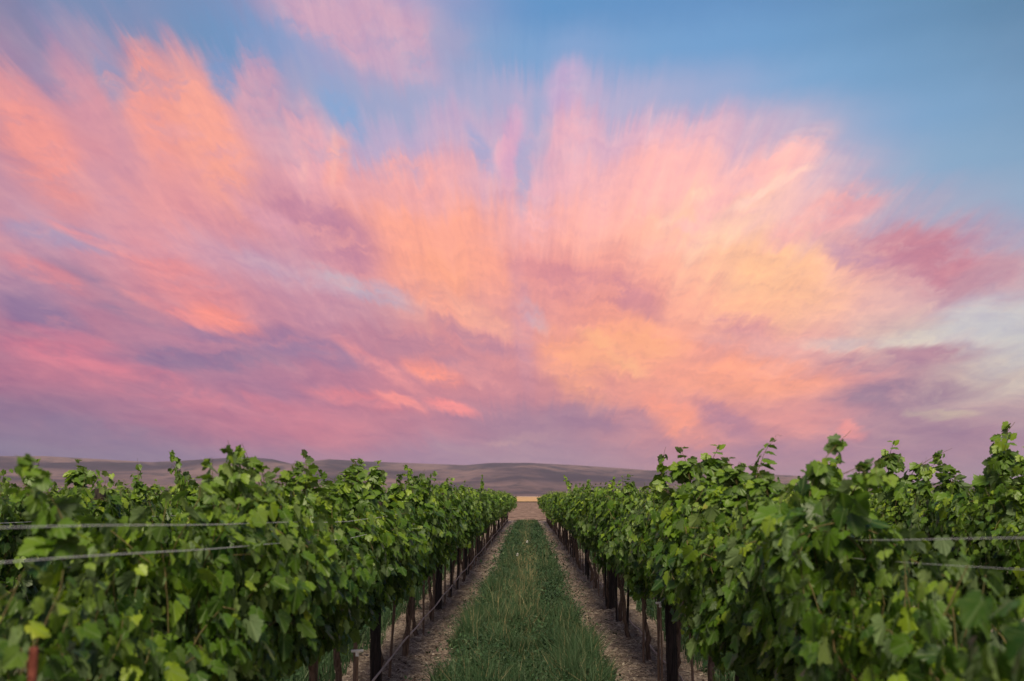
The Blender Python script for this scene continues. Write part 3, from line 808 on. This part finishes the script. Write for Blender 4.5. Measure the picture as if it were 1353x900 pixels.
# ------------------------------------------------------------------ tall canes seen against the sky and hills
def cane(px, py, row_x, length, kind, lean_dir=1, k=1.0, zs=1.0):
    """stand a cane in the row so that its tip reaches the given direction"""
    a, e = px_to_dir(px, py)
    d = row_x/math.tan(R(a)) if False else abs(row_x)/abs(math.tan(R(a)))
    zt = EYE + math.tan(R(e))*math.hypot(d, row_x)
    add_shoot(px, d, zt, row_x, length, 0.1, lean_dir, kind, k)
L1, L2, L3 = LEFT0, LEFT0-ROWSP, LEFT0-2*ROWSP
R1, R2, R3 = RIGHT0, RIGHT0+ROWSP, RIGHT0+2*ROWSP
for a in [(45, 612, L2, .4, 5, 1, 1.1), (108, 612, L2, .42, 5, -1, 1.3), (105, 616, L1, .34, 1, -1, 1.0), (183, 613, L2, .45, 0, 1, 1.0), (250, 596, L2, .7, 1, -1, 1.2),
          (320, 602, L1, .4, 0, 1, 1.2), (372, 615, L1, .3, 2, 1, 1.0), (300, 612, L1, .35, 5, 1, 1.2), (455, 610, L1, .34, 2, 1, 1.0), (475, 612, L1, .34, 5, -1, 1.0),
          (492, 614, L1, .35, 5, 1, 1.0), (550, 618, L1, .36, 1, -1, 1.0), (636, 628, L1, .5, 0, 1, .8), (430, 632, L1, .3, 2, 1, 1.0),
          (752, 628, R1, .5, 1, -1, 1.0), (872, 600, R1, .5, 0, -1, 1.3), (908, 598, R1, .5, 5, -1, 1.4), (925, 594, R1, .45, 5, 1, 1.4), (1055, 606, R1, .35, 4, 1, 1.2),
          (1088, 604, R2, .5, 1, 1, 1.2), (1022, 622, R1, .3, 5, -1, 1.0), (1172, 590, R2, .6, 5, 1, 1.5), (1192, 596, R2, .55, 4, 1, 1.4), (1262, 610, R2, .45, 2, -1, 1.4),
          (1298, 566, R2, .85, 3, 1, 1.6), (1320, 584, R2, .6, 5, 1, 1.5), (1340, 600, R2, .5, 4, 1, 1.4), (1350, 600, R2, .45, 5, 1, 1.2), (960, 622, R1, .3, 2, 1, 1.1), (980, 618, R1, .3, 5, -1, 1.1)]:
    cane(*a)

# ------------------------------------------------------------------ grass
def grass_material(name, a, b, c_):
    m, t, out = mat(name)
    tint = attr(t, 'tint')
    col = t.ramp(tint, [(0.0, a), (0.5, b), (0.93, c_), (1.0, (0.33, 0.27, 0.14))])
    col = t.mix(t.rng(t.noise(gpos(t), 1.1, 3.0), 0.35, 0.65, 0.0, 0.45), col, (*a, 1))
    bs_ = bsdf(t, col, 0.6, 0.25)
    tr = t.new('ShaderNodeBsdfTranslucent'); t.put(tr.inputs[0], col)
    mx = t.new('ShaderNodeMixShader'); mx.inputs[0].default_value = 0.25
    t.l.new(bs_, mx.inputs[1]); t.l.new(tr.outputs[0], mx.inputs[2]); t.l.new(mx.outputs[0], out.inputs[0])
    return m
M_GRASS = grass_material('alley_grass', (0.020, 0.050, 0.020), (0.050, 0.098, 0.038), (0.15, 0.19, 0.10))

def blades(mb, n, fx, y0, y1, hh, wd, seed, tintf=None, lean=0.65):
    r = np.random.default_rng(seed)
    x, y = fx(r, n, y0, y1); n = len(x)
    z = ground_h(x, y) - 0.01
    h = hh*r.uniform(0.45, 1.15, n)*(0.35 + 1.3*np.clip(2.2*vnoise(x*2.2, y*1.4, 31, 3)+0.5, 0, 1)); w_ = wd*r.uniform(0.6, 1.3, n)
    a = r.uniform(0, 2*math.pi, n); lx = np.cos(a); ly = np.sin(a); b = r.uniform(0, 2*math.pi, n)
    wx, wy = np.cos(b), np.sin(b); ln = lean*r.uniform(0.1, 1.2, n)
    def pt(f, s_, wfac):
        off = h*ln*f*f
        return np.stack([x + lx*off + s_*wx*w_*wfac, y + ly*off + s_*wy*w_*wfac, z + h*f*(1-0.25*ln*f)], 1)
    V = np.stack([pt(0, -1, .5), pt(0, 1, .5), pt(.5, -1, .45), pt(.5, 1, .45), pt(1.0, 0, 0)], 1)
    base = (np.arange(n)*5)[:, None]
    tn = np.clip(r.normal(0.42, 0.2, n), 0, 0.95) if tintf is None else tintf(r, n, x, y)
    mb.add(V.reshape(-1, 3), np.concatenate([base + np.array([[0, 1, 3]]), base + np.array([[0, 3, 2]]), base + np.array([[2, 3, 4]])]), 0, False, tint=np.repeat(tn, 5))

def strip(cx, halfw, density=None):
    def fx(r, n, y0, y1):
        y = r.uniform(y0, y1, n); x = cx + r.uniform(-halfw*1.25, halfw*1.25, n)
        edge = halfw*(0.92 + 0.45*vnoise(y*1.3, x*0+cx+5*np.sign(x-cx), 21, 3))*np.where(abs(cx) < 1, 1.08-0.12*np.clip((y-10)/9, 0, 1), 1)
        keep = np.abs(x-cx) < edge
        keep &= r.random(n) < np.clip(0.62 + 1.5*vnoise(x*2.6, y*1.6, 22, 4), 0.05, 1)
        if abs(cx) < 1:   # worn dry wheel line down the middle of the far part
            mid = np.exp(-((x-cx-0.02)/0.17)**2)*np.clip((y-13)/9, 0, 1)
            keep &= r.random(n) > 0.86*mid
        return x[keep], y[keep]
    return fx
CX = -0.04
mb = MB()
def dry_tint(r, n, x, y):
    mid = np.exp(-((x-CX)/0.25)**2)*np.clip((y-11)/8, 0, 1)
    t_ = np.clip(r.normal(0.40, 0.18, n) + 0.25*mid*r.random(n), 0, 0.93)
    t_[r.random(n) < 0.035 + 0.25*mid] = 1.0
    return t_
blades(mb, 60000, strip(CX, 0.76), 8.6, 14, 0.27, 0.0080, 51, dry_tint)
blades(mb, 60000, strip(CX, 0.76), 14, 25, 0.25, 0.0110, 52, dry_tint)
blades(mb, 50000, strip(CX, 0.76), 25, 45, 0.23, 0.014, 53, dry_tint)
blades(mb, 30000, strip(CX, 0.76), 45, 71.5, 0.22, 0.022, 54, dry_tint)
# taller seeding stalks
blades(mb, 2600, strip(CX, 0.72), 8.6, 30, 0.48, 0.0035, 55, lambda r, n, x, y: np.where(r.random(n) < 0.5, 1.0, 0.85), 0.25)
tag(link('alley_grass', mb.mesh('alley_grass', [M_GRASS])), 'green grass and weeds down the middle of the alley', 'grass', kind='stuff')
for sd, cx in (('left', CX-2.7), ('right', CX+2.7)):
    mb = MB()
    blades(mb, 26000, strip(cx, 1.0), 5.5, 16, 0.42, 0.010, 61 if sd == 'left' else 62)
    blades(mb, 20000, strip(cx, 1.0), 16, 40, 0.34, 0.018, 63 if sd == 'left' else 64)
    tag(link('alley_grass', mb.mesh('alley_grass', [M_GRASS])), 'tall weeds in the alley behind the %s row' % sd, 'grass', kind='stuff')

# broad-leaved weeds along the grass edges
def weeds(mb, n, seed, y0, y1, cx, sizes=(0.02, 0.05)):
    r = np.random.default_rng(seed)
    k = n//14; px = cx + r.choice([-1, 1], k)*np.clip(np.abs(r.normal(0.46, 0.19, k)), 0, 1.1); py = r.uniform(y0, y1, k); hh = r.uniform(0.08, 0.3, k)
    x = np.repeat(px, 14) + r.normal(0, 0.055, k*14); y = np.repeat(py, 14) + r.normal(0, 0.055, k*14)
    z = ground_h(x, y) + np.repeat(hh, 14)*r.uniform(0.25, 1.0, k*14)
    n = len(x); L = r.uniform(*sizes, n); a = r.uniform(0, 6.28, n)
    t_ = np.stack([np.cos(a), np.sin(a), r.normal(0.1, 0.4, n)], 1); s_ = np.stack([-np.sin(a), np.cos(a), r.normal(0, 0.3, n)], 1)
    c = np.stack([x, y, z], 1)
    q = lambda f, g: c + t_*(L*f)[:, None] + s_*(L*g)[:, None]
    V = np.stack([q(0, 0), q(.35, .28), q(.75, .2), q(1, 0), q(.75, -.2), q(.35, -.28)], 1)
    base = (np.arange(n)*6)[:, None]
    mb.add(V.reshape(-1, 3), np.concatenate([base+np.array([[0, 1, 5]]), base+np.array([[1, 2, 4]]), base+np.array([[1, 4, 5]]), base+np.array([[2, 3, 4]])]), 0, False, tint=np.repeat(np.clip(r.normal(0.35, 0.2, n), 0, 0.9), 6))
mb = MB()
weeds(mb, 44000, 71, 8.8, 24, CX); weeds(mb, 22000, 72, 24, 60, CX, (0.05, 0.09))
tag(link('low_weeds', mb.mesh('low_weeds', [M_GRASS])), 'broad-leaved weeds along both edges of the alley grass', 'weeds', kind='stuff')
mb = MB(); weeds(mb, 9000, 73, 5.5, 20, CX-2.7, (0.04, 0.09)); weeds(mb, 9000, 74, 5.5, 20, CX+2.7, (0.04, 0.09))
tag(link('low_weeds', mb.mesh('low_weeds', [M_GRASS])), 'leafy weeds growing beyond the trunks on both sides', 'weeds', kind='stuff')

# straw, dead leaves and clipped twigs on the bare soil
M_STRAW, t, out = mat('dry_straw')
t.l.new(bsdf(t, t.ramp(attr(t, 'tint'), [(0, (0.09, 0.06, 0.045)), (0.5, (0.28, 0.215, 0.165)), (1, (0.52, 0.44, 0.34))]), 0.9, 0.1), out.inputs[0])
mb = MB(); r = np.random.default_rng(81)
def litter(n, y0, y1, L0, L1, W, zoff=0.012):
    sd = r.choice([-1, 1], n)
    x = CX + sd*np.clip(np.abs(r.normal(1.25, 0.33, n)), 0.7, 2.2); y = r.uniform(y0, y1, n)
    a = r.uniform(0, 6.28, n); L = r.uniform(L0, L1, n); z = ground_h(x, y) + zoff*r.uniform(0.3, 1.6, n); tl = r.normal(0, 0.25, n)
    dx_, dy_ = np.cos(a)*L/2, np.sin(a)*L/2; wx, wy = -np.sin(a)*W, np.cos(a)*W; dz_ = tl*L/2
    V = np.stack([np.stack([x-dx_-wx, y-dy_-wy, z-dz_], 1), np.stack([x-dx_+wx, y-dy_+wy, z-dz_+W*.7], 1),
                  np.stack([x+wx, y+wy, z+0.006], 1), np.stack([x-wx, y-wy, z+0.004], 1),
                  np.stack([x+dx_+wx, y+dy_+wy, z+dz_+W*.7], 1), np.stack([x+dx_-wx, y+dy_-wy, z+dz_], 1)], 1)
    base = (np.arange(n)*6)[:, None]
    mb.add(V.reshape(-1, 3), np.concatenate([base+np.array([[0, 1, 2, 3]]), base+np.array([[3, 2, 4, 5]])]), 0, False, tint=np.repeat(r.random(n), 6))
litter(36000, 8.3, 20, 0.03, 0.12, 0.0022); litter(14000, 20, 50, 0.06, 0.16, 0.005)
litter(5000, 8.3, 30, 0.02, 0.045, 0.012)
tag(link('straw_litter', mb.mesh('straw_litter', [M_STRAW])), 'dry straw, twigs and dead leaves littering the bare soil', 'litter', kind='stuff')

# two white dandelion clocks and a yellow bloom low in the alley
def clock(x, y, h, label, rad=0.03):
    root = empty('wildflower', (x, y, float(ground_h(np.array(x), np.array(y)))))
    tag(root, label, 'wildflower')
    mb = MB(); tube(mb, [(0, 0, 0), (0.01, 0, h*0.5), (0, 0.005, h)], 0.003, 5, tint=0.4); link('stem', mb.mesh('stem', [M_GRASS]), root)
    mb = MB(); rr_ = np.random.default_rng(5); n = 70
    d = rr_.normal(0, 1, (n, 3)); d /= np.linalg.norm(d, axis=1)[:, None]
    for q in d:
        s_ = np.cross(q, [0.3, 0.2, 0.9]); s_ /= np.linalg.norm(s_)
        mb.add([np.array([0, 0.005, h]) + q*0.006, np.array([0, 0.005, h]) + q*rad + s_*0.007, np.array([0, 0.005, h]) + q*rad - s_*0.007], [(0, 1, 2)], 0, False)
    link('seed_head', mb.mesh('seed_head', [M_WHITE]), root)
clock(-0.27, 26.5, 0.30, 'white seed-head flower on the left of the alley grass, nearer of two', 0.045)
clock(-0.02, 34.0, 0.30, 'white seed-head flower in mid alley grass, farther of two', 0.05)

# ------------------------------------------------------------------ evening air
bm = bmesh.new(); bmesh.ops.create_cube(bm, size=1.0)
for v in bm.verts:
    v.co = Vector((v.co.x*18000, 3200 + v.co.y*12800, -1.2 + (v.co.z+0.5)*(HAZE_TOP + 1.2)))
me = bpy.data.meshes.new('haze'); bm.to_mesh(me); bm.free()
m, t, out = mat('evening_air')
pv = t.new('ShaderNodeVolumePrincipled')
pv.inputs['Color'].default_value = (0.80, 0.78, 0.90, 1)
pv.inputs['Density'].default_value = 0.00008
pv.inputs['Anisotropy'].default_value = 0.2
t.l.new(pv.outputs[0], out.inputs['Volume'])
me.materials.append(m)
tag(link('haze', me), 'thin violet evening haze over the hills', 'haze', kind='stuff')
